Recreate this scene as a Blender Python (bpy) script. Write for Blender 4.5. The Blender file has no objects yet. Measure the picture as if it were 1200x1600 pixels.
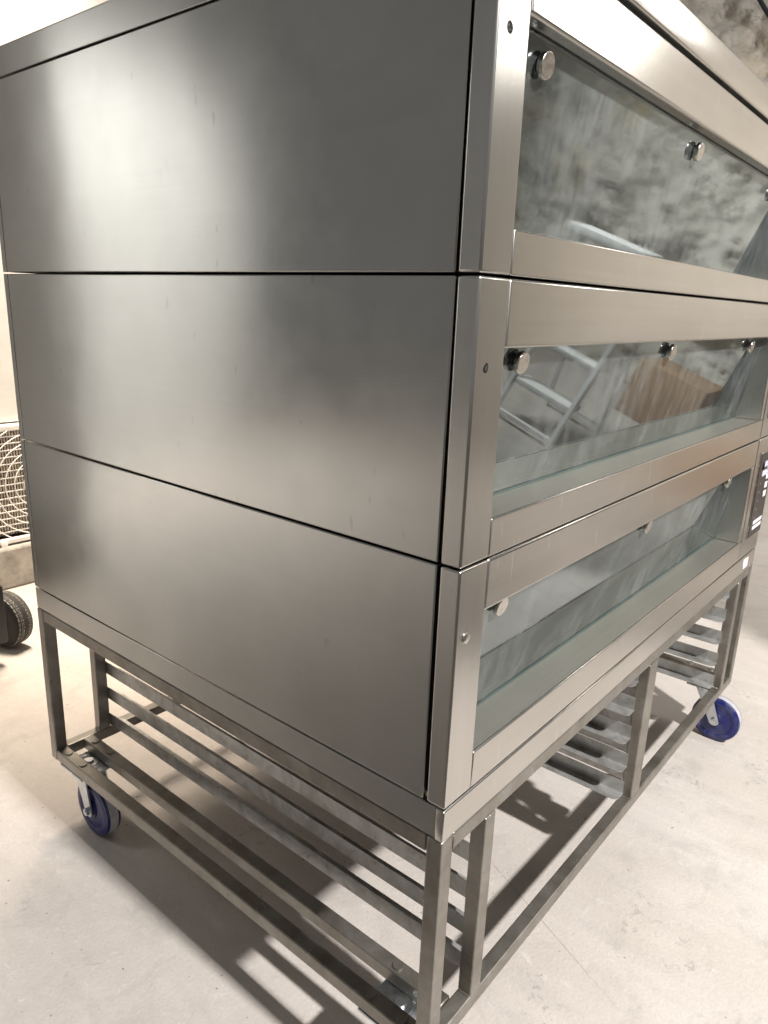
import bpy, bmesh, math, random
from mathutils import Vector, Matrix
random.seed(7)
sc = bpy.context.scene
C = sc.collection
R = math.radians

# ------------------------------------------------------------------ camera, world, lights
Z0 = 0.50                      # height of the oven's underside (bottom of the skirt) above the floor
cam = bpy.data.cameras.new('camera')
cam_ob = bpy.data.objects.new('camera', cam); C.objects.link(cam_ob)
yaw, pitch, roll = 0.6855, -0.2752, 0.0365
fw = Vector((math.cos(pitch)*math.cos(yaw), math.cos(pitch)*math.sin(yaw), math.sin(pitch)))
rt = Vector((math.sin(yaw), -math.cos(yaw), 0)); up = rt.cross(fw)
r2 = math.cos(roll)*rt + math.sin(roll)*up
u2 = -math.sin(roll)*rt + math.cos(roll)*up
m = Matrix((r2, u2, -fw)).transposed().to_4x4()
m.translation = Vector((-0.6128, -0.3946, 0.6089+Z0))
cam_ob.matrix_world = m
cam.sensor_fit = 'HORIZONTAL'; cam.sensor_width = 36.0
cam.lens = 36.0*1142.16/1200.0
cam.clip_start = 0.02; cam.clip_end = 100
sc.camera = cam_ob
sc.render.resolution_x = 768; sc.render.resolution_y = 1024

world = bpy.data.worlds.new('World'); sc.world = world; world.use_nodes = True
bg = world.node_tree.nodes['Background']
bg.inputs[0].default_value = (1.0, 0.98, 0.95, 1); bg.inputs[1].default_value = 0.17

def aim(o, target):
    d = Vector(target)-o.location
    o.rotation_euler = d.to_track_quat('-Z', 'Y').to_euler()
def spot(name, loc, target, power, col, angle, blend, size):
    l = bpy.data.lights.new(name, 'SPOT'); l.energy = power; l.color = col
    l.spot_size = R(angle); l.spot_blend = blend; l.shadow_soft_size = size
    o = bpy.data.objects.new(name, l); C.objects.link(o); o.location = loc; aim(o, target); return o
def point(name, loc, power, col, size):
    l = bpy.data.lights.new(name, 'POINT'); l.energy = power; l.color = col; l.shadow_soft_size = size
    o = bpy.data.objects.new(name, l); C.objects.link(o); o.location = loc; return o
def area(name, loc, target, power, col, sx, sy):
    l = bpy.data.lights.new(name, 'AREA'); l.energy = power; l.color = col
    l.shape = 'RECTANGLE'; l.size = sx; l.size_y = sy
    o = bpy.data.objects.new(name, l); C.objects.link(o); o.location = loc; aim(o, target); return o
spot('key_lamp', (0.04, -2.35, 3.2), (0.9, 0.5, 0.0), 1150, (1.0, 0.98, 0.955), 33.8, 0.06, 0.075)
area('hall_lamp', (0.85, 2.05, 2.75), (0.8, 2.05, 0.0), 32, (1.0, 0.86, 0.70), 0.9, 0.4).data.spread = R(62)
point('side_lamp', (2.6, -1.25, 2.32), 26, (1.0, 0.95, 0.89), 0.2)
area('added_far_fill', (2.3, -2.1, 3.1), (4.2, -0.5, 0.9), 84, (1.0, 0.97, 0.92), 0.8, 0.8).data.spread = R(110)  # unseen fill light, added to brighten the surroundings mirrored in the oven front
area('added_recess_fill', (-2.05, 3.45, 3.3), (-2.05, 3.5, 0.0), 74, (1.0, 0.98, 0.95), 1.6, 0.5).data.spread = R(100)  # added fill with no known source; brightens the recess the side panel mirrors

sc.view_settings.view_transform = 'Standard'; sc.view_settings.look = 'None'
sc.view_settings.exposure = 0.12; sc.view_settings.gamma = 1.0
sc.render.engine = 'CYCLES'
sc.cycles.use_denoising = True

# ------------------------------------------------------------------ materials
def new_mat(name):
    mt = bpy.data.materials.new(name); mt.use_nodes = True
    nt = mt.node_tree; b = nt.nodes['Principled BSDF']
    return mt, nt, b
class NG:
    def __init__(s, nt): s.nt = nt
    def n(s, t, **kw):
        nd = s.nt.nodes.new(t)
        for k, v in kw.items(): setattr(nd, k, v)
        return nd
    def l(s, a, b): s.nt.links.new(a, b)
    def coords(s, scale=(1, 1, 1), rot=(0, 0, 0), world=True):
        if world: src = s.n('ShaderNodeNewGeometry').outputs['Position']
        else: src = s.n('ShaderNodeTexCoord').outputs['Object']
        mp = s.n('ShaderNodeMapping'); mp.inputs['Scale'].default_value = scale; mp.inputs['Rotation'].default_value = rot
        s.l(src, mp.inputs[0]); return mp.outputs[0]
    def noise(s, vec, scale, detail=4, rough=.55, dist=0.):
        nd = s.n('ShaderNodeTexNoise'); nd.inputs['Scale'].default_value = scale
        nd.inputs['Detail'].default_value = detail; nd.inputs['Roughness'].default_value = rough
        nd.inputs['Distortion'].default_value = dist
        s.l(vec, nd.inputs['Vector']); return nd.outputs['Fac']
    def ramp(s, fac, stops):
        nd = s.n('ShaderNodeValToRGB'); el = nd.color_ramp.elements
        while len(el) < len(stops): el.new(0.5)
        for e, (p, c) in zip(el, stops):
            e.position = p; e.color = (c, c, c, 1) if not isinstance(c, tuple) else (*c, 1)
        s.l(fac, nd.inputs[0]); return nd.outputs[0]
    def mix(s, fac, a, b, blend='MIX'):
        nd = s.n('ShaderNodeMix', data_type='RGBA', blend_type=blend)
        for sock, v in ((nd.inputs[0], fac), (nd.inputs[6], a), (nd.inputs[7], b)):
            if isinstance(v, (int, float)): sock.default_value = v
            elif isinstance(v, tuple): sock.default_value = (*v, 1)
            else: s.l(v, sock)
        return nd.outputs[2]
    def math(s, op, a, b=0.0, clamp=False):
        nd = s.n('ShaderNodeMath', operation=op); nd.use_clamp = clamp
        for i, v in enumerate((a, b)):
            if isinstance(v, (int, float)): nd.inputs[i].default_value = v
            else: s.l(v, nd.inputs[i])
        return nd.outputs[0]
    def bump(s, h, strength, dist, normal=None):
        nd = s.n('ShaderNodeBump'); nd.inputs['Strength'].default_value = strength; nd.inputs['Distance'].default_value = dist
        s.l(h, nd.inputs['Height'])
        if normal is not None: s.l(normal, nd.inputs['Normal'])
        return nd.outputs[0]

def steel(name, grain, col=(.56, .535, .50), rough=.27, aniso=.55, scratch=0.35, wave=1.0, grime=.12, flat=False, spots=.3, cloud=.05, dents=0., streak=.16):
    """brushed stainless steel; grain = world direction of the brushing"""
    mt, nt, b = new_mat(name); g = NG(nt)
    st = {'x': (1.5, 520, 520), 'y': (520, 1.5, 520), 'z': (520, 520, 1.5)}[grain]
    fine = g.noise(g.coords(st), 1.0, 3, .6)
    sm = g.noise(g.coords(), 5.5, 6, .62, .6)
    sm2 = g.noise(g.coords(), 21.0, 5, .6, .3)
    colr = g.mix(g.ramp(sm, [(.35, 0.), (.72, 1.)]), tuple(c*(1-grime) for c in col), col)
    colr = g.mix(g.math('MULTIPLY', fine, .22), colr, tuple(c*.72 for c in col))
    ss = {'x': (2.2, 95, 95), 'y': (95, 2.2, 95), 'z': (95, 95, 2.2)}[grain]
    stk = g.ramp(g.noise(g.coords(ss), 1.0, 5, .7), [(.32, 0.), (.68, 1.)])
    colr = g.mix(g.math('MULTIPLY', stk, streak), colr, tuple(c*.45 for c in col))
    # small bright nicks
    nk = g.noise(g.coords((190, 190, 16), (.5, .45, .2)), 1.0, 1, .5)
    nkm = g.ramp(nk, [(.715, 0.), (.78, 1.)])
    colr = g.mix(g.math('MULTIPLY', nkm, scratch), colr, (.85, .83, .8))
    # little dark spots
    sp = g.ramp(g.noise(g.coords(), 62, 2, .5), [(.76, 0.), (.79, 1.)])
    colr = g.mix(g.math('MULTIPLY', sp, spots), colr, (.13, .115, .10))
    if dents:
        dn = g.ramp(g.noise(g.coords((60, 60, 24)), 1.0, 2, .5), [(.70, 0.), (.76, 1.)])
        colr = g.mix(g.math('MULTIPLY', dn, dents), colr, (.30, .29, .28))
    g.l(colr, b.inputs['Base Color'])
    b.inputs['Metallic'].default_value = .9 if flat else 1.0
    ro = g.math('ADD', g.math('MULTIPLY', g.ramp(sm2, [(.3, 0.), (.75, 1.)]), cloud), rough-.02)
    ro = g.math('ADD', ro, g.math('MULTIPLY', g.ramp(sm, [(.4, 0.), (.8, 1.)]), cloud))
    g.l(ro, b.inputs['Roughness'])
    b.inputs['Anisotropic'].default_value = aniso
    tv = g.n('ShaderNodeCombineXYZ')
    tv.inputs[{'x': 2, 'y': 2, 'z': 0, 'l': 1}[grain if not flat else 'l']].default_value = 1.0
    g.l(tv.outputs[0], b.inputs['Tangent'])
    nrm = g.bump(fine, .04, .0004)
    wv = g.noise(g.coords(), 2.1, 2, .4)
    nrm = g.bump(wv, .35*wave, .008, nrm)
    g.l(nrm, b.inputs['Normal'])
    return mt
M = {}
M['side'] = steel('brushed_steel_side', 'y', col=(.575, .575, .55), rough=.19, aniso=.62, scratch=.0, spots=.12, grime=.10, cloud=.03, wave=1.5, dents=.35, streak=.05)
M['front'] = steel('brushed_steel_front', 'x', col=(.65, .63, .595), rough=.27, wave=.8, scratch=.6, spots=.15, cloud=.0, grime=.06)
M['stile'] = steel('brushed_steel_upright', 'z', col=(.66, .645, .615), rough=.28, wave=.4, scratch=.1, spots=.15, cloud=.0, grime=.05)
M['ledge'] = steel('brushed_steel_ledge', 'x', col=(.58, .56, .50), rough=.38, aniso=.2, wave=.2, scratch=0., grime=.08, flat=True, spots=0., cloud=.0)

def stand_mat():
    mt, nt, b = new_mat('worn_steel_tube'); g = NG(nt)
    a = g.noise(g.coords(), 14, 8, .65, .4); c = g.noise(g.coords(), 70, 4, .6)
    col = g.mix(g.ramp(a, [(.36, 0.), (.66, 1.)]), (.22, .20, .17), (.36, .34, .31))
    col = g.mix(g.ramp(c, [(.62, 0.), (.74, .5)]), col, (.17, .14, .11))
    w = g.ramp(g.noise(g.coords(), 38, 6, .72, .8), [(.62, 0.), (.70, .5)])
    col = g.mix(w, col, (.58, .56, .53))
    g.l(col, b.inputs['Base Color']); b.inputs['Metallic'].default_value = .85
    g.l(g.math('ADD', g.math('MULTIPLY', a, .28), .26), b.inputs['Roughness'])
    g.l(g.bump(c, .15, .001), b.inputs['Normal']); return mt
M['stand'] = stand_mat()
def runner_mat():
    mt, nt, b = new_mat('galvanised_runner'); g = NG(nt)
    a = g.noise(g.coords(), 22, 8, .65, .8); c = g.noise(g.coords(), 90, 4, .6)
    col = g.mix(g.ramp(a, [(.38, 0.), (.62, 1.)]), (.38, .37, .35), (.56, .56, .55))
    col = g.mix(g.ramp(c, [(.62, 0.), (.74, .6)]), col, (.18, .16, .13))
    g.l(col, b.inputs['Base Color']); b.inputs['Metallic'].default_value = .75
    g.l(g.math('ADD', g.math('MULTIPLY', c, .3), .3), b.inputs['Roughness'])
    g.l(g.bump(a, .15, .001), b.inputs['Normal']); return mt
M['runner'] = runner_mat()
def simple(name, col, rough=.5, metal=0., nscale=30, var=.25, bump=.1, coat=0.):
    mt, nt, b = new_mat(name); g = NG(nt)
    a = g.noise(g.coords(), nscale, 5, .6)
    g.l(g.mix(g.ramp(a, [(.3, 0.), (.75, 1.)]), tuple(c*(1-var) for c in col), tuple(min(1, c*(1+var*.4)) for c in col)), b.inputs['Base Color'])
    b.inputs['Metallic'].default_value = metal
    g.l(g.math('ADD', g.math('MULTIPLY', a, .2), rough-.1), b.inputs['Roughness'])
    b.inputs['Coat Weight'].default_value = coat
    g.l(g.bump(a, bump, .001), b.inputs['Normal']); return mt
M['dark'] = simple('black_carcass', (.015, .014, .013), .6)
M['chamber'] = simple('baking_hearth', (.47, .44, .37), .8, 0., 25, .3)
M['zinc'] = simple('zinc_plate', (.62, .65, .68), .32, 1., 60, .3)
M['knob'] = simple('turned_knob_steel', (.70, .67, .62), .25, 1., 120, .35, .3)
def blue_mat():
    mt, nt, b = new_mat('blue_polyurethane'); g = NG(nt); p = g.coords()
    du = g.math('MULTIPLY', g.ramp(g.noise(p, 26, 6, .7, .5), [(.46, 0.), (.72, 1.)]), .38)
    g.l(g.mix(du, (.006, .012, .105), (.20, .19, .19)), b.inputs['Base Color'])
    g.l(g.math('ADD', du, .28), b.inputs['Roughness']); g.l(g.bump(g.noise(p, 120, 3), .12, .0008), b.inputs['Normal']); return mt
M['blue'] = blue_mat()
M['tread'] = simple('worn_tread', (.42, .41, .43), .75, 0., 90, .3, .3)
M['rubber'] = simple('black_rubber', (.03, .028, .026), .75, 0., 40, .3, .2)
M['treadgrey'] = simple('dusty_rubber', (.27, .25, .23), .85, 0., 60, .45, .4)
M['blackpaint'] = simple('black_paint', (.012, .012, .014), .45)
M['white'] = simple('white_painted_wall', (.84, .84, .83), .75, 0., 6, .04, .15)
M['cream'] = simple('cream_painted_metal', (.82, .805, .77), .45, 0., 20, .08, .1)
M['fin'] = simple('dusty_coil_fin', (.62, .56, .48), .6, .0, 50, .3)
M['plinth'] = simple('rough_concrete_plinth', (.42, .39, .35), .9, 0., 18, .45, .8)
M['alu'] = simple('ladder_aluminium', (.86, .86, .86), .5, .0, 30, .05)
M['card'] = simple('brown_cardboard', (.34, .21, .12), .8, 0., 12, .2)
M['overlay'] = simple('black_control_overlay', (.018, .016, .016), .35)
M['print'] = simple('white_print', (.78, .78, .80), .5, 0., 30, .05)
M['lilac'] = simple('pale_label', (.60, .60, .72), .5, 0., 200, .4)
M['yellow'] = simple('yellow_warning', (.80, .55, .05), .5, 0., 30, .05)
M['cable'] = simple('black_cable', (.02, .02, .025), .5)
M['weld'] = simple('silicone_seal', (.05, .07, .065), .4)

def glass_mat():
    mt, nt, b = new_mat('coated_oven_glass'); g = NG(nt)
    nt.nodes.remove(b)
    out = nt.nodes['Material Output']
    s1 = g.noise(g.coords((1, 1, 1)), 5.0, 8, .66, .5)
    s2 = g.noise(g.coords((30, 30, 7), (0, -.7, 0)), 1.5, 6, .65, .4)
    smear = g.math('MULTIPLY', g.ramp(s1, [(.36, .0), (.70, 1.)]), g.ramp(s2, [(.34, .15), (.66, 1.)]))
    gl = g.n('ShaderNodeBsdfGlossy'); gl.inputs['Color'].default_value = (.60, .665, .67, 1)
    g.l(g.math('ADD', g.math('MULTIPLY', smear, .10), .014), gl.inputs['Roughness'])
    wv = g.noise(g.coords(), 2.5, 2, .4); g.l(g.bump(wv, .02, .006), gl.inputs['Normal'])
    tr = g.n('ShaderNodeBsdfTransparent'); tr.inputs['Color'].default_value = (.66, .69, .65, 1)
    fr = g.n('ShaderNodeFresnel'); fr.inputs['IOR'].default_value = 1.6
    fac = g.math('ADD', g.math('MULTIPLY', fr.outputs[0], .9), .27, True)
    m1 = g.n('ShaderNodeMixShader'); g.l(fac, m1.inputs[0]); g.l(tr.outputs[0], m1.inputs[1]); g.l(gl.outputs[0], m1.inputs[2])
    df = g.n('ShaderNodeBsdfDiffuse'); df.inputs['Color'].default_value = (.62, .66, .66, 1)
    m2 = g.n('ShaderNodeMixShader'); g.l(g.math('ADD', g.math('MULTIPLY', smear, .17), .02), m2.inputs[0]); g.l(m1.outputs[0], m2.inputs[1]); g.l(df.outputs[0], m2.inputs[2])
    g.l(m2.outputs[0], out.inputs['Surface']); return mt
M['glass'] = glass_mat()

def floor_mat():
    mt, nt, b = new_mat('worn_concrete_floor'); g = NG(nt)
    p = g.coords()
    a = g.noise(p, 1.6, 8, .6, .3); c = g.noise(p, 9, 8, .68, .5); d = g.noise(p, 160, 3, .6); e = g.noise(p, 34, 6, .7, .8)
    col = g.mix(g.ramp(a, [(.35, 0.), (.68, 1.)]), (.47, .42, .385), (.60, .555, .515))
    col = g.mix(g.math('MULTIPLY', g.ramp(c, [(.30, 1.), (.48, 0.)]), .55), col, (.33, .305, .285))
    col = g.mix(g.math('MULTIPLY', g.ramp(e, [(.58, 0.), (.68, 1.)]), .5), col, (.66, .63, .60))
    pat = g.math('MULTIPLY', g.ramp(g.noise(p, 5, 4, .6, .6), [(.56, 0.), (.66, 1.)]), g.ramp(g.noise(p, 48, 4, .7, 1.), [(.56, 0.), (.62, 1.)]))
    col = g.mix(g.math('MULTIPLY', pat, .75), col, (.27, .26, .25))
    sp = g.ramp(g.noise(p, 75, 1, .5), [(.755, 0.), (.785, 1.)])
    col = g.mix(g.math('MULTIPLY', sp, .8), col, (.10, .085, .075))
    col = g.mix(g.math('MULTIPLY', d, .55), col, (.33, .30, .27))
    tw = g.ramp(g.noise(g.coords((30, 3.0, 1), (0, 0, .75)), 1.0, 5, .65, .3), [(.40, 0.), (.70, 1.)])
    col = g.mix(g.math('MULTIPLY', tw, .26), col, (.36, .335, .31))
    big = g.ramp(g.noise(p, 2.6, 7, .66, .7), [(.50, 0.), (.66, 1.)])
    col = g.mix(g.math('MULTIPLY', big, .25), col, (.37, .33, .285))
    # hairline joint in the screed: along direction (.04,.088), passing (0.47,-0.02)
    sep = g.n('ShaderNodeSeparateXYZ'); g.l(p, sep.inputs[0])
    nx, ny = .918, -.396
    px, py = JOINT
    dist = g.math('ABSOLUTE', g.math('ADD', g.math('ADD', g.math('MULTIPLY', sep.outputs[0], nx), g.math('MULTIPLY', sep.outputs[1], ny)), -(px*nx+py*ny)))
    dist = g.math('ADD', dist, g.math('MULTIPLY', g.math('SUBTRACT', e, .5), .002))
    ln = g.math('MULTIPLY', g.ramp(g.math('MULTIPLY', dist, 100.0), [(.04, 1.), (.11, 0.)]), g.ramp(g.math('ADD', sep.outputs[1], .5), [(.36, 0.), (.50, 1.)]))
    col = g.mix(g.math('MULTIPLY', ln, .75), col, (.20, .19, .175))
    g.l(col, b.inputs['Base Color'])
    g.l(g.math('ADD', g.math('MULTIPLY', c, .25), .62), b.inputs['Roughness'])
    n1 = g.bump(d, .6, .0014); n2 = g.bump(e, .30, .003, n1); n3 = g.bump(c, .25, .006, n2)
    g.l(n3, b.inputs['Normal']); return mt
JOINT = (.445, .02)
M['floor'] = floor_mat()
def rock_mat():
    mt, nt, b = new_mat('rough_stone'); g = NG(nt); p = g.coords()
    a = g.noise(p, 3, 8, .7, 1.); c = g.noise(p, 16, 8, .7, 1.2); y = g.noise(p, 2.2, 3, .5)
    col = g.mix(g.ramp(a, [(.34, 0.), (.66, 1.)]), (.42, .385, .34), (.62, .58, .53))
    col = g.mix(g.math('MULTIPLY', g.ramp(c, [(.36, 1.), (.47, 0.)]), .45), col, (.17, .15, .13))
    col = g.mix(g.math('MULTIPLY', g.ramp(y, [(.56, 0.), (.68, 1.)]), .5), col, (.50, .40, .22))
    g.l(col, b.inputs['Base Color']); b.inputs['Roughness'].default_value = .9
    g.l(g.bump(c, .6, .02), b.inputs['Normal']); return mt
M['rock'] = rock_mat()

# ------------------------------------------------------------------ mesh helpers
def link(name, bm, mat, parent=None, smooth=True, flat_faces=False):
    me = bpy.data.meshes.new(name); bm.to_mesh(me); bm.free()
    if mat: me.materials.append(M[mat])
    if smooth:
        big = max((p.area for p in me.polygons), default=0)*.06
        for p in me.polygons: p.use_smooth = (p.area < big) or not flat_faces
        if not flat_faces and name != 'stone_wall': me.set_sharp_from_angle(angle=R(35))
    o = bpy.data.objects.new(name, me); C.objects.link(o)
    if parent: o.parent = parent
    return o
def box_bm(x0, x1, y0, y1, z0, z1, bev=0., seg=2, bm=None):
    """box in oven coordinates (z is measured from the skirt's underside)"""
    bm = bm or bmesh.new()
    t = bmesh.new(); bmesh.ops.create_cube(t, size=1)
    for v in t.verts:
        v.co = Vector(((x0+x1)/2+v.co.x*(x1-x0), (y0+y1)/2+v.co.y*(y1-y0), (z0+z1)/2+v.co.z*(z1-z0)+Z0))
    if bev > 0:
        bmesh.ops.bevel(t, geom=list(t.edges), offset=bev, segments=seg, profile=.5, affect='EDGES')
    tmp = bpy.data.meshes.new('t'); t.to_mesh(tmp); t.free(); bm.from_mesh(tmp); bpy.data.meshes.remove(tmp)
    return bm
def box(name, mat, parent, x0, x1, y0, y1, z0, z1, bev=.0012, seg=2):
    return link(name, box_bm(x0, x1, y0, y1, z0, z1, bev, seg), mat, parent, flat_faces=True)
def cyl_bm(p0, p1, r0, r1=None, n=24, bev=0., bm=None, z0=True):
    bm = bm or bmesh.new(); r1 = r0 if r1 is None else r1
    p0 = Vector(p0); p1 = Vector(p1)
    if z0: p0 = p0+Vector((0, 0, Z0)); p1 = p1+Vector((0, 0, Z0))
    d = p1-p0; t = bmesh.new()
    bmesh.ops.create_cone(t, cap_ends=True, segments=n, radius1=r0, radius2=r1, depth=d.length)
    if bev > 0:
        ed = [e for e in t.edges if abs(abs(e.verts[0].co.z)-d.length/2) < 1e-6 and abs(e.verts[0].co.z-e.verts[1].co.z) < 1e-6]
        bmesh.ops.bevel(t, geom=ed, offset=bev, segments=2, profile=.5, affect='EDGES')
    mt = Matrix.Translation((p0+p1)/2) @ d.to_track_quat('Z', 'Y').to_matrix().to_4x4()
    bmesh.ops.transform(t, matrix=mt, verts=t.verts)
    tmp = bpy.data.meshes.new('t'); t.to_mesh(tmp); t.free(); bm.from_mesh(tmp); bpy.data.meshes.remove(tmp)
    return bm
def lathe_x(prof, center, n=48, bm=None):
    """profile of (radius, offset along x) revolved about the x axis through center"""
    bm = bm or bmesh.new(); c = Vector(center)+Vector((0, 0, Z0)); rings = []
    for r, h in prof:
        rings.append([bm.verts.new(c+Vector((h, r*math.cos(2*math.pi*i/n), r*math.sin(2*math.pi*i/n)))) for i in range(n)])
    for a, b in zip(rings, rings[1:]):
        for i in range(n): bm.faces.new((a[i], a[(i+1) % n], b[(i+1) % n], b[i]))
    bm.faces.new(rings[0]); bm.faces.new(rings[-1][::-1])
    bmesh.ops.recalc_face_normals(bm, faces=bm.faces); return bm
def thing(name, label, cat, loc=(0, 0, 0), group=None):
    o = bpy.data.objects.new(name, None); C.objects.link(o); o.location = loc
    o.empty_display_size = .05
    o['label'] = label; o['category'] = cat
    if group: o['group'] = group
    return o
def put(o, parent):                     # parent while keeping world placement (parents are unrotated)
    o.parent = parent
    o.matrix_parent_inverse = Matrix.Translation(-Vector(parent_world(parent)))
def parent_world(p):
    v = Vector(p.location)
    return v
def copy_of(o, parent, off):
    c = o.copy(); C.objects.link(c); c.parent = parent; c.location = Vector(o.location)+Vector(off); return c
def tag(o, label, cat, group=None):
    o['label'] = label; o['category'] = cat
    if group: o['group'] = group
    return o
def struct(o): o['kind'] = 'structure'; return o

# ------------------------------------------------------------------ setting
bm = bmesh.new()
vs = [bm.verts.new(p) for p in ((-9, -7, 0), (9, -7, 0), (9, 8, 0), (-9, 8, 0))]; bm.faces.new(vs)
struct(link('floor', bm, 'floor', smooth=False))

# ------------------------------------------------------------------ the oven
W, D = 1.388, 1.0
z1, z2, z3, zc, zt, xs = .0454, .3432, .6408, .9409, .9852, .0559
xj, xf = 1.200, 1.2245
oven = thing('deck_oven', 'stainless steel three-deck bakery oven with glass fronts standing on the wheeled stand', 'oven')
# skirt
sk = box('base_skirt', 'front', oven, 0, W, 0, .012, 0, z1-.0022, .0018)
box('skirt_side', 'side', sk, .0012, .012, .0125, D, .001, z1-.0022, .0008)
box('skirt_end', 'side', sk, W-.012, W-.001, .0125, D, .001, z1-.0022, .0008)
box('skirt_back', 'side', sk, .0125, W-.0125, D-.012, D, .001, z1-.0022, .0008)
st = box('white_sticker', 'print', sk, 1.283, 1.322, -.0008, -.0001, .010, .034, 0)
st['label'] = 'small white sticker'
# top cap
cap = box('top_cap', 'front', oven, 0, W, 0, D, zc+.0010, zt, .003, 3)
box('cap_side_sheet', 'side', cap, -.0008, -.0002, .004, D-.003, zc+.0012, zt-.003, .0003)

def glass_y(z, s, h): return .057+(.021-.057)*(z-s)/(h-s)
DECKS = [(z1, z2, .0963, .2793), (z2, z3, .3887, .5707), (z3, zc, .6856, .8705)]
knob_mesh = None
def hole_cut(o, c, r, depth):
    cut = link('cutter', cyl_bm((c[0], -.01, c[2]), (c[0], depth, c[2]), r, n=28), 'dark')
    md = o.modifiers.new('b', 'BOOLEAN'); md.object = cut; md.operation = 'DIFFERENCE'; md.solver = 'EXACT'
    dg = bpy.context.evaluated_depsgraph_get()
    me = bpy.data.meshes.new_from_object(o.evaluated_get(dg))
    o.modifiers.clear(); o.data = me
    bpy.data.objects.remove(cut)
for di, (zb, zu, s, h) in enumerate(DECKS):
    top = zu-.0015; bot = zb+.0013
    ftop = top if di < 2 else zu-.0065
    # carcass: open-fronted dark box
    bm = bmesh.new()
    box_bm(.010, .020, .012, .985, bot+.004, top-.002, 0, bm=bm)             # near side
    box_bm(W-.020, W-.010, .02, .985, bot+.004, top-.002, 0, bm=bm)
    box_bm(.021, W-.021, .975, .985, bot+.004, top-.002, 0, bm=bm)
    box_bm(.021, W-.021, .096, .974, bot+.004, bot+.030, 0, bm=bm)
    box_bm(.021, W-.021, .030, .974, h+.030, top-.002, 0, bm=bm)
    deck = link('deck', bm, 'dark', oven)
    ch = bmesh.new()
    box_bm(.040, 1.24, .0945, .59, s-.008, s-.001, 0, bm=ch)
    box_bm(.062, 1.23, .60, .61, s-.003, h+.028, 0, bm=ch)
    link('chamber', ch, 'chamber', deck)
    # side panel, its front edge a little out of true
    gap0 = (.0312, .0300, .0292)[di]; gap1 = (.0306, .0282, .0284)[di]
    bm = box_bm(0, .009, .030, .9825, bot, top, .0016)
    for v in bm.verts:
        if v.co.y < .1:
            f = (v.co.z-Z0-bot)/(top-bot); v.co.y += gap0+(gap1-gap0)*f-.030
    link('side_panel', bm, 'side', deck, flat_faces=True)
    box('back_strip', 'side', deck, .0005, .012, .9850, D, bot, top, .001)
    box('end_panel', 'side', deck, W-.009, W, .03, D, bot, top, .001)
    box('back_panel', 'side', deck, .013, W-.0095, D-.009, D, bot, top, .001)
    # near corner stile
    stile = box('corner_stile', 'stile', deck, -.0004, xs-.0004, -.0004, .0258, bot, top, .0026, 3)
    hz = s+.164
    if di > 0:
        hole_cut(stile, (.0205, 0, hz), .0052, .018)
        bmh = cyl_bm((.0205, .010, hz), (.0205, .016, hz), .0042, n=20, bev=.0006)
        link('screw', bmh, 'zinc', deck)
    else:
        link('hole_plug', cyl_bm((.0195, .002, hz-.001), (.0195, -.0022, hz-.001), .0062, n=28, bev=.0008), 'knob', deck)
    # header and lower bar
    box('header', 'front', deck, xs+.0003, xf-.0006, 0, .0185, h, ftop, .0034, 3)
    box('lower_bar', 'front', deck, xs+.0003, xf-.0006, 0, .0042, bot, s, .0016)
    box('ledge', 'ledge', deck, xs-.02, xf-.0006, .0030, .094, s-.006, s-.0007, .0003)
    box('jamb', 'stile', deck, xj, xf-.0006, .0006, .094, s+.0004, h-.0006, .0012)
    box('jamb', 'stile', deck, xs-.018, xs-.001, .0262, .094, s+.0004, h-.0006, .0006)
    # slanted glass
    bm = bmesh.new(); za, zb2 = s-.0004, h+.012; t = .006
    co = []
    for x in (xs-.0006, xj-.0008):
        for z in (za, zb2):
            for k in (0, 1):
                co.append(bm.verts.new((x, glass_y(z, s, h)+k*t, z+Z0)))
    a = co
    for f in ((0, 2, 6, 4), (1, 5, 7, 3), (0, 1, 3, 2), (4, 6, 7, 5), (0, 4, 5, 1), (2, 3, 7, 6)): bm.faces.new([a[i] for i in f])
    bmesh.ops.recalc_face_normals(bm, faces=bm.faces)
    link('glass_pane', bm, 'glass', deck, smooth=False)
    box('glass_seal', 'weld', deck, xs, xj-.001, .0545, .0568, s-.0006, s+.0022, 0)
    # round glass clamps
    for kx in (.1235, .606, 1.085):
        kz = h-(.0175, .0165, .0225)[di]; gy = glass_y(kz, s, h)
        if knob_mesh is None:
            bm = cyl_bm((0, 0, -Z0), (0, -.0035, -Z0), .0085, n=24)
            cyl_bm((0, -.0035, -Z0), (0, -.0100, -Z0), .0128, n=32, bev=.0010, bm=bm)
            k = link('glass_clamp', bm, 'knob', deck, flat_faces=True); knob_mesh = k.data
        else:
            k = bpy.data.objects.new('glass_clamp', knob_mesh); C.objects.link(k); k.parent = deck
        k.location = (kx, gy, kz+Z0); k.rotation_euler = (R(11), 0, 0)
    # control column
    box('control_column', 'stile', deck, xf+.0008, W-.0004, -.0004, .029, bot, top, .0022, 3)
    pz = zb+.045
    rim = box('panel_rim', 'knob', deck, 1.263, 1.384, -.0022, -.0006, pz, pz+.216, .0007)
    box('control_panel', 'overlay', deck, 1.266, 1.382, -.0032, -.0023, pz+.003, pz+.212, .0004)
    bm = bmesh.new()
    for i in range(5): box('button_mark', 'print', deck, 1.342, 1.366, -.0037, -.0033, pz+.096+.0225*i, pz+.111+.0225*i, 0)
    for i in range(2): box('panel_bar', 'print', deck, 1.290, 1.370, -.0037, -.0033, pz+.020+.014*i, pz+.029+.014*i, 0)
    for i in range(5): cyl_bm((1.295, -.0033, pz+.051+.0215*i), (1.295, -.0037, pz+.051+.0215*i), .0013, n=10, bm=bm)
    link('indicator_dots', bm, 'print', deck, smooth=False)['kind'] = 'stuff'
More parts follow.
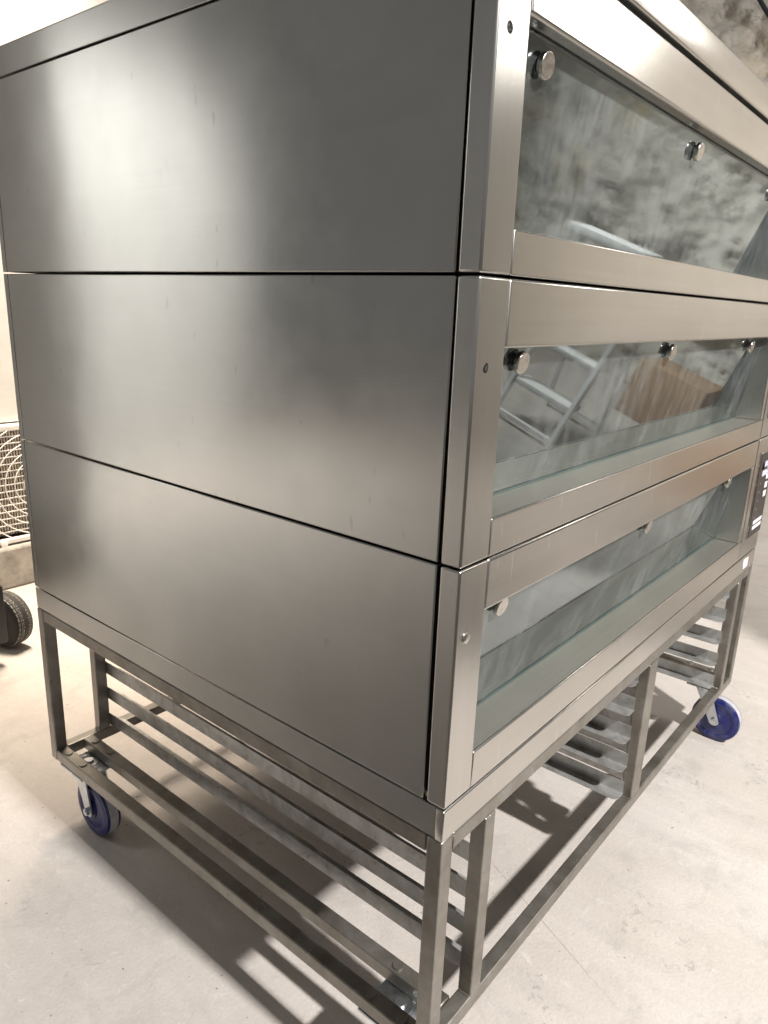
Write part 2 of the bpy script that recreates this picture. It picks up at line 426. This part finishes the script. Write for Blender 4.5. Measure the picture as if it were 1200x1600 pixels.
    bm = bmesh.new(); v = [bm.verts.new((x, -.0037, z+Z0)) for x, z in ((1.285, pz+.172), (1.305, pz+.172), (1.295, pz+.192))]; bm.faces.new(v[::1])
    bmesh.ops.solidify(bm, geom=list(bm.faces), thickness=.0003)
    link('warning_triangle', bm, 'yellow', deck, smooth=False)
    bm = bmesh.new()
    box_bm(1.308, 1.368, -.0037, -.0033, pz+.176, pz+.190, 0, bm=bm); box_bm(1.296, 1.368, -.0037, -.0033, pz+.154, pz+.168, 0, bm=bm)
    link('warning_text_label', bm, 'lilac', deck, smooth=False)['kind'] = 'stuff'

# ------------------------------------------------------------------ stand on castors
stand = thing('oven_stand', 'worn steel tube stand with tray runners and blue castors under the oven', 'stand')
T = .025; zb0, zb1 = -.3445, -.3205
def tube(name, x0, x1, y0, y1, za, zb_): return box(name, 'stand', stand, x0, x1, y0, y1, za, zb_, .0022, 2)
# top frame
tube('top_rail', T+.0005, W-T-.0005, .0005, .0225, -.0245, -.0006)
tube('top_rail', T+.0005, W-T-.0005, D-.0225, D-.0005, -.0245, -.0006)
tube('top_rail', .0005, T-.0005, .0235, D-.0235, -.0245, -.0006)
tube('top_rail', W-T+.0005, W-.0005, .0235, D-.0235, -.0245, -.0006)
# bottom frame
tube('bottom_rail', T+.0005, W-T-.0005, .0003, .0227, zb0, zb1)
tube('bottom_rail', T+.0005, W-T-.0005, D-.0227, D-.0003, zb0, zb1)
for x in (0, .060, W-.060-T, W-T): tube('bottom_rail', x+.0005, x+T-.0005, .0235, D-.0235, zb0+.0006, zb1+.0006)
# uprights
LEGS = [(0, T), (.101, .126), (.678, .722), (1.275, 1.300), (W-T, W)]
for i, (xa, xb) in enumerate(LEGS):
    corner = i in (0, 4)
    for y0, y1 in ((0, .0225), (D-.0225, D)):
        za = zb0 if corner else zb1+.0004
        ztp = -.0004 if corner else -.0250
        tube('leg', xa, xb, y0, y1, za, ztp)
# weld beads where the uprights meet the rails
def bead(p0, p1):
    bm = bmesh.new(); p0 = Vector(p0); p1 = Vector(p1); n = 9; rings = []
    d = (p1-p0).normalized(); e1 = d.orthogonal().normalized(); e2 = d.cross(e1)
    for i in range(n+1):
        c = p0.lerp(p1, i/n)+Vector((0, 0, Z0)); r = .0021*(1 if i % 2 else .78)*random.uniform(.85, 1.15)
        rings.append([bm.verts.new(c+r*(math.cos(a)*e1+math.sin(a)*e2)) for a in [k*math.pi/3 for k in range(6)]])
    for a, b in zip(rings, rings[1:]):
        for k in range(6): bm.faces.new((a[k], a[(k+1) % 6], b[(k+1) % 6], b[k]))
    bm.faces.new(rings[0][::-1]); bm.faces.new(rings[-1]); bmesh.ops.recalc_face_normals(bm, faces=bm.faces)
    link('weld_bead', bm, 'stand', stand)
for xa, xb in LEGS[1:4]:
    bead((xa-.0005, .003, zb1+.0008), (xa-.0005, .021, zb1+.0008)); bead((xa+.003, .0008, -.0252), (xb-.003, .0008, -.0252))
    bead((xb+.0005, .003, zb1+.0008), (xb+.0005, .021, zb1+.0008))
    bead((xa-.0005, D-.021, zb1+.0008), (xa-.0005, D-.003, zb1+.0008))
bead((T+.0005, .003, zb1+.0006), (T+.0005, .020, zb1+.0006)); bead((T+.0003, .0008, -.022), (T+.0003, .0008, -.004))
bead((.003, .0230, zb1+.0012), (.022, .0230, zb1+.0012)); bead((.003, D-.0230, zb1+.0012), (.022, D-.0230, zb1+.0012))
# tray runners: angle section with rounded front corner
def runner_bm(sgn):
    bm = bmesh.new(); t = .0016; fl = .031; up_ = .028; y0, y1 = .017, .985
    def prism(pts, z0, z1):
        lo = [bm.verts.new((p[0], p[1], z0)) for p in pts]; hi = [bm.verts.new((p[0], p[1], z1)) for p in pts]
        n = len(pts); bm.faces.new(lo[::-1]); bm.faces.new(hi)
        for i in range(n): bm.faces.new((lo[i], lo[(i+1) % n], hi[(i+1) % n], hi[i]))
    r = .011
    pts = [(0, y0)]+[(sgn*(fl-r+r*math.sin(a)), y0+r-r*math.cos(a)) for a in [0, .4, .8, 1.2, 1.5708]]
    pts += [(sgn*(fl-r+r*math.cos(a)), y1-r+r*math.sin(a)) for a in [0, .4, .8, 1.2, 1.5708]]+[(0, y1)]
    prism(pts, 0, t)
    prism([(0, y0+.001), (sgn*t, y0+.001), (sgn*t, y1-.001), (0, y1-.001)], t, up_)
    bmesh.ops.recalc_face_normals(bm, faces=bm.faces); return bm
rm = {}
for xa, sgn in ((.1263, 1), (.6777, -1), (.7223, 1), (1.2747, -1)):
    for k in range(5):
        if sgn not in rm:
            o = link('tray_runner', runner_bm(sgn), 'runner', stand, smooth=False); rm[sgn] = o.data
        else:
            o = bpy.data.objects.new('tray_runner', rm[sgn]); C.objects.link(o); o.parent = stand
        o.location = (xa, random.uniform(-.0015, .0015), Z0-.0665-.0615*k-(.0 if k < 4 else .0015))
        o.rotation_euler = (random.uniform(-.0015, .0015), 0, 0)
# castors
r_w = .062; zax = -Z0+r_w
def castor(cx, cy, trail):
    ay = cy+trail
    pl = box('castor', 'zinc', stand, cx-.0425, cx+.0425, cy-.043, cy+.043, -.3490, -.3452, .0008)
    pl['label'] = 'zinc swivel castor with blue wheel'
    # raised swivel rings and king pin
    bm = bmesh.new()
    for rr, hh in ((.030, .0016), (.020, .0034), (.0085, .0085)):
        cyl_bm((cx, cy, -.3453), (cx, cy, -.3453+hh), rr, rr*.9, n=32, bm=bm)
    link('swivel_head', bm, 'zinc', pl)
    cyl = cyl_bm((cx, cy, -.3491), (cx, cy, -.3640), .030, .027, n=36)
    link('swivel_race', cyl, 'zinc', pl)
    for sx in (-1, 1):
        bm = bmesh.new(); n = 14
        # tapering fork arm: rounded lower end about the axle, leaning with the trail
        A = [(cy-.020, -.3600), (cy+.020, -.3600)]
        pts = [(A[0][0], A[0][1])]
        arc = [(ay+.0135*math.cos(a), zax+.0135*math.sin(a)) for a in [math.pi+.25+(math.pi-.5)*i/n for i in range(n+1)]]
        pts = [A[1], A[0]]+arc
        lo = [bm.verts.new((cx+sx*.0215, p[0], p[1]+Z0)) for p in pts]; hi = [bm.verts.new((cx+sx*.0245, p[0], p[1]+Z0)) for p in pts]
        bm.faces.new(lo[::-1]); bm.faces.new(hi); m_ = len(pts)
        for i in range(m_): bm.faces.new((lo[i], lo[(i+1) % m_], hi[(i+1) % m_], hi[i]))
        bmesh.ops.recalc_face_normals(bm, faces=bm.faces)
        link('fork_arm', bm, 'zinc', pl, smooth=False)
    bm = cyl_bm((cx-.0325, ay, zax), (cx+.0325, ay, zax), .0055, n=20)
    for sx in (-1, 1): cyl_bm((cx+sx*.0246, ay, zax), (cx+sx*.0310, ay, zax), .0088, n=6, bm=bm)
    link('axle_bolt', bm, 'zinc', pl, smooth=False)
    w = .0175
    prof = [(.012, -w-.001), (.018, -w-.001), (.020, -w+.006), (.040, -w+.008), (.043, -w+.001), (.047, -w-.0005), (.0525, -w), (.055, -w+.001)]
    full = prof+[(.0575, -w+.002)]
    full = full+[(a, -b) for a, b in full[::-1]]
    link('wheel', lathe_x(full, (cx, ay, zax)), 'blue', pl)
    tr = [(.0572, -w+.0018), (.0600, -w+.0025), (r_w, -w+.006), (r_w, w-.006), (.0600, w-.0025), (.0572, w-.0018)]
    link('tyre', lathe_x(tr, (cx, ay, zax)), 'blue', pl)
    bt = [(r_w-.0010, -w+.0075), (r_w+.0003, -w+.0085), (r_w+.0003, w-.0085), (r_w-.0010, w-.0075)]
    link('worn_band', lathe_x(bt, (cx, ay, zax)), 'tread', pl)
castor(.0425, .921, -.024); castor(W-.0425, .048, -.036); castor(.0425, .079, -.030); castor(W-.0425, .921, .030)
# bolt heads on the bottom rails above the castor plates
bmesh_bolt = None
for bx in (.0125, .0725, W-.0125, W-.0725):
    for by in (.052, .108, .890, .948):
        if bmesh_bolt is None:
            o = link('bolt_head', cyl_bm((0, 0, -Z0), (0, 0, -Z0+.0028), .0085, .0076, n=24), 'stand', stand); bmesh_bolt = o.data
        else:
            o = bpy.data.objects.new('bolt_head', bmesh_bolt); C.objects.link(o); o.parent = stand
        o.location = (bx, by, Z0+zb1+.0005)

# ------------------------------------------------------------------ background left: condenser unit, plinth, wall, tyre
wall = thing('plaster_wall', 'white plastered wall behind the oven at the upper left', 'wall')
def wbox(name, mat, parent, x0, x1, y0, y1, z0_, z1_, bev=.002): return box(name, mat, parent, x0, x1, y0, y1, z0_-Z0, z1_-Z0, bev)
wbox('wall_face', 'white', wall, -1.00, 3.4, 2.62, 2.80, 0, 3.6, .004)
wbox('added_return', 'white', wall, -1.00, -.85, 2.801, 4.199, 0, 3.6, .004)  # side of the added recess, out of view
wbox('added_recess_face', 'white', wall, -3.3, -.85, 4.2, 4.35, 0, 3.6, .004)  # unseen recess wall, added as a lit surface for the side panel to mirror
pln = tag(wbox('concrete_plinth', 'plinth', None, -.9, 1.5, 2.385, 2.60, 0, .165, .012), 'low rough concrete plinth under the white condenser unit', 'plinth')
ac = thing('condenser_unit', 'white condenser unit with round wire fan guard on the concrete plinth', 'condenser', (0, 0, 0))
ax0, ax1 = -.05, 1.25; ay = 2.42
wbox('casing', 'cream', ac, ax0, ax1, ay+.03, 2.60, .632, 3.0, .012)
wbox('casing_lip', 'cream', ac, ax0-.004, ax1+.004, ay+.005, 2.60, .604, .628, .006)
wbox('back_plate', 'dark', ac, ax0, ax1, ay+.10, 2.60, .17, .602, .0)
wbox('bottom_rim', 'cream', ac, ax0, ax1, ay-.012, ay+.01, .172, .192, .004)
bm = bmesh.new()
x = ax0+.01
while x < ax1-.01:
    box_bm(x, x+.0052, ay+.035, ay+.06, .194-Z0, .602-Z0, 0, bm=bm); x += .0105
f = link('coil_fins', bm, 'fin', ac, smooth=False); f['kind'] = 'stuff'
bm = bmesh.new(); z = .212
while z < .60:
    cyl_bm((ax0, ay+.015, z), (ax1, ay+.015, z), .0026, n=6, bm=bm, z0=False); z += .0265
f = link('guard_wires', bm, 'cream', ac, smooth=False); f['kind'] = 'stuff'
cx, cz = .685, .392
for i in range(9):
    rr = .025+.0355*i; bm = bmesh.new(); n = 56; vr = []
    for k in range(n):
        a = 2*math.pi*k/n
        vr.append([bm.verts.new((cx+(rr+.0023*math.cos(b))*math.cos(a), ay+.002+.0023*math.sin(b), cz+(rr*.78+.0032*math.cos(b))*math.sin(a) if False else cz+(rr+.0023*math.cos(b))*math.sin(a))) for b in [2*math.pi*j/6 for j in range(6)]])
    for k in range(n):
        for j in range(6): bm.faces.new((vr[k][j], vr[(k+1) % n][j], vr[(k+1) % n][(j+1) % 6], vr[k][(j+1) % 6]))
    bmesh.ops.delete(bm, geom=[v for v in bm.verts if v.co.x > cx+.02], context='VERTS')
    if rr > .19:      # larger rings are cut off by the rims
        bmesh.ops.delete(bm, geom=[v for v in bm.verts if v.co.z < .185 or v.co.z > .612], context='VERTS')
    bmesh.ops.recalc_face_normals(bm, faces=bm.faces)
    link('guard_arc', bm, 'cream', ac)
bm = box_bm(.508, .534, ay-.016, ay-.0125, .150-Z0, .186-Z0, .002)
link('mounting_tab', bm, 'cream', ac)

# black trolley with a pneumatic tyre, mostly outside the frame
cart = thing('black_trolley', 'black trolley with a chunky rubber tyre at the left edge', 'trolley', (0, 0, 0))
wx, wy, wr = .300, 1.915, .090
wdir = Vector((.94, .32, 0)).normalized()
def lathe_dir(prof, c, dirv, n=44):
    bm = bmesh.new(); t = lathe_x(prof, (0, 0, -Z0), n)
    mt = Matrix.Translation(c) @ dirv.to_track_quat('X', 'Z').to_matrix().to_4x4()
    bmesh.ops.transform(t, matrix=mt, verts=t.verts); return t
prof = [(.040, -.026), (.060, -.030), (.076, -.031), (.085, -.028), (.0895, -.022), (.0905, 0), (.0895, .022), (.085, .028), (.076, .031), (.060, .030), (.040, .026)]
ty = link('tyre', lathe_dir(prof, (wx, wy, wr), -wdir), 'rubber', cart)
bm = bmesh.new(); n = 34
for k in range(n):
    for row, (h0, h1, off) in enumerate(((-.027, -.0165, 0.), (-.0135, -.0055, .5), (-.0025, .0025, 0.), (.0055, .0135, .5), (.0165, .027, 0.))):
        a0 = 2*math.pi*(k+off)/n; a1 = a0+2*math.pi/n*(.72 if row != 2 else 1.0)
        pts = []
        for a in (a0, a1):
            for hh in (h0, h1):
                for rr in (.086, wr-(.0022 if abs(hh) > .02 else 0)):
                    pts.append(bm.verts.new((hh, rr*math.cos(a), rr*math.sin(a))))
        for fc in ((0, 1, 3, 2), (4, 6, 7, 5), (0, 4, 5, 1), (2, 3, 7, 6), (1, 5, 7, 3), (0, 2, 6, 4)): bm.faces.new([pts[i] for i in fc])
bmesh.ops.recalc_face_normals(bm, faces=bm.faces)
bmesh.ops.transform(bm, matrix=Matrix.Translation((wx, wy, wr)) @ (-wdir).to_track_quat('X', 'Z').to_matrix().to_4x4(), verts=bm.verts)
link('tread_blocks', bm, 'treadgrey', cart, smooth=False)['kind'] = 'stuff'
link('rim', lathe_dir([(.012, -.02), (.036, -.022), (.042, -.027), (.042, .027), (.036, .022), (.012, .02)], (wx, wy, wr), -wdir, 32), 'blackpaint', cart)
link('axle', cyl_bm(Vector((wx, wy, wr))+wdir*.04, Vector((wx, wy, wr))-wdir*.03, .009, n=14, z0=False), 'blackpaint', cart)
bm = bmesh.new(); cc = Vector((wx, wy, 0))-wdir.cross(Vector((0, 0, 1)))*.0
box_bm(wx-.30, wx-.052, wy-.14, wy-.10, .075-Z0, .26-Z0, .006, bm=bm)
link('frame_plate', bm, 'blackpaint', cart)

# ------------------------------------------------------------------ background right: rough stone wall and cable
bm = bmesh.new(); nx, nz = 330, 170; g_ = []
from mathutils import noise as mn
for j in range(nz+1):
    row = []
    for i in range(nx+1):
        y = -5+7.9*i/nx; z = 4.2*j/nz-.02; p = Vector((0, y*1.0, z))
        dd = .22*mn.fractal(p*1.3, 1, 2, 5)+.10*mn.noise(p*5.5)+.05*abs(mn.noise(p*11))+.03*mn.noise(p*22)
        row.append(bm.verts.new((4.75-dd, y, z)))
    g_.append(row)
for j in range(nz):
    for i in range(nx): bm.faces.new((g_[j][i], g_[j][i+1], g_[j+1][i+1], g_[j+1][i]))
bmesh.ops.recalc_face_normals(bm, faces=bm.faces)
o = link('stone_wall', bm, 'rock'); tag(o, 'rough grey stone wall rising behind the oven at the upper right', 'wall')
cu = bpy.data.curves.new('hanging_cable', 'CURVE'); cu.dimensions = '3D'; cu.bevel_depth = .012; cu.bevel_resolution = 3
sp = cu.splines.new('BEZIER'); P = [(4.30, 1.13, 2.94), (4.30, 1.055, 2.825), (4.30, .995, 2.74), (4.30, .86, 2.56), (4.32, .80, 2.1)]
sp.bezier_points.add(len(P)-1)
for b_, p in zip(sp.bezier_points, P): b_.co = p; b_.handle_left_type = b_.handle_right_type = 'AUTO'
cu.materials.append(M['cable'])
tmp = bpy.data.objects.new('t', cu); C.objects.link(tmp)
me = bpy.data.meshes.new_from_object(tmp.evaluated_get(bpy.context.evaluated_depsgraph_get())); bpy.data.objects.remove(tmp)
o = bpy.data.objects.new('hanging_cable', me); C.objects.link(o); tag(o, 'dark cable hanging in front of the stone wall in the upper right corner', 'cable')

# ------------------------------------------------------------------ things seen as reflections in the oven front
lad = thing('step_ladder', 'aluminium step ladder mirrored in the glass of the middle deck', 'ladder')
yl, yr = -1.29, -.92
apex = (3.06, .98)
def bar(name, a, b, w, t, mat='alu', parent=lad):
    a = Vector(a); b = Vector(b); d = b-a; bm = bmesh.new(); bmesh.ops.create_cube(bm, size=1)
    for v in bm.verts: v.co = Vector((v.co.x*w, v.co.y*t, v.co.z*d.length))
    bmesh.ops.transform(bm, matrix=Matrix.Translation((a+b)/2) @ d.to_track_quat('Z', 'Y').to_matrix().to_4x4(), verts=bm.verts)
    return link(name, bm, mat, parent, smooth=False)
for y in (yl, yr):
    bar('front_stile', (2.75, y, 0), (apex[0]-.02, y, apex[1]), .022, .045)
    bar('rear_stile', (3.36, y, 0), (apex[0]+.04, y, apex[1]), .02, .03)
for hh in (.22, .44, .66):
    xx = 2.75+(apex[0]-.02-2.75)*hh/apex[1]
    bx = bmesh.new(); box_bm(xx-.01, xx+.13, yl+.012, yr-.012, hh-.03-Z0, hh-Z0, .003, bm=bx); link('tread', bx, 'alu', lad)
bx = bmesh.new(); box_bm(apex[0]-.12, apex[0]+.14, yl-.03, yr+.03, apex[1]-Z0, apex[1]+.04-Z0, .004, bm=bx); link('top_platform', bx, 'alu', lad)
bar('front_brace', (2.76, yl, .035), (2.76, yr, .035), .03, .02); bar('rear_brace', (3.34, yl, .06), (3.34, yr, .06), .03, .02)
bm = box_bm(4.0, 4.4, -1.12, -.66, 0.001-Z0, .36-Z0, .006)
o = link('cardboard_box', bm, 'card'); tag(o, 'brown cardboard box mirrored beyond the ladder in the oven front', 'box')
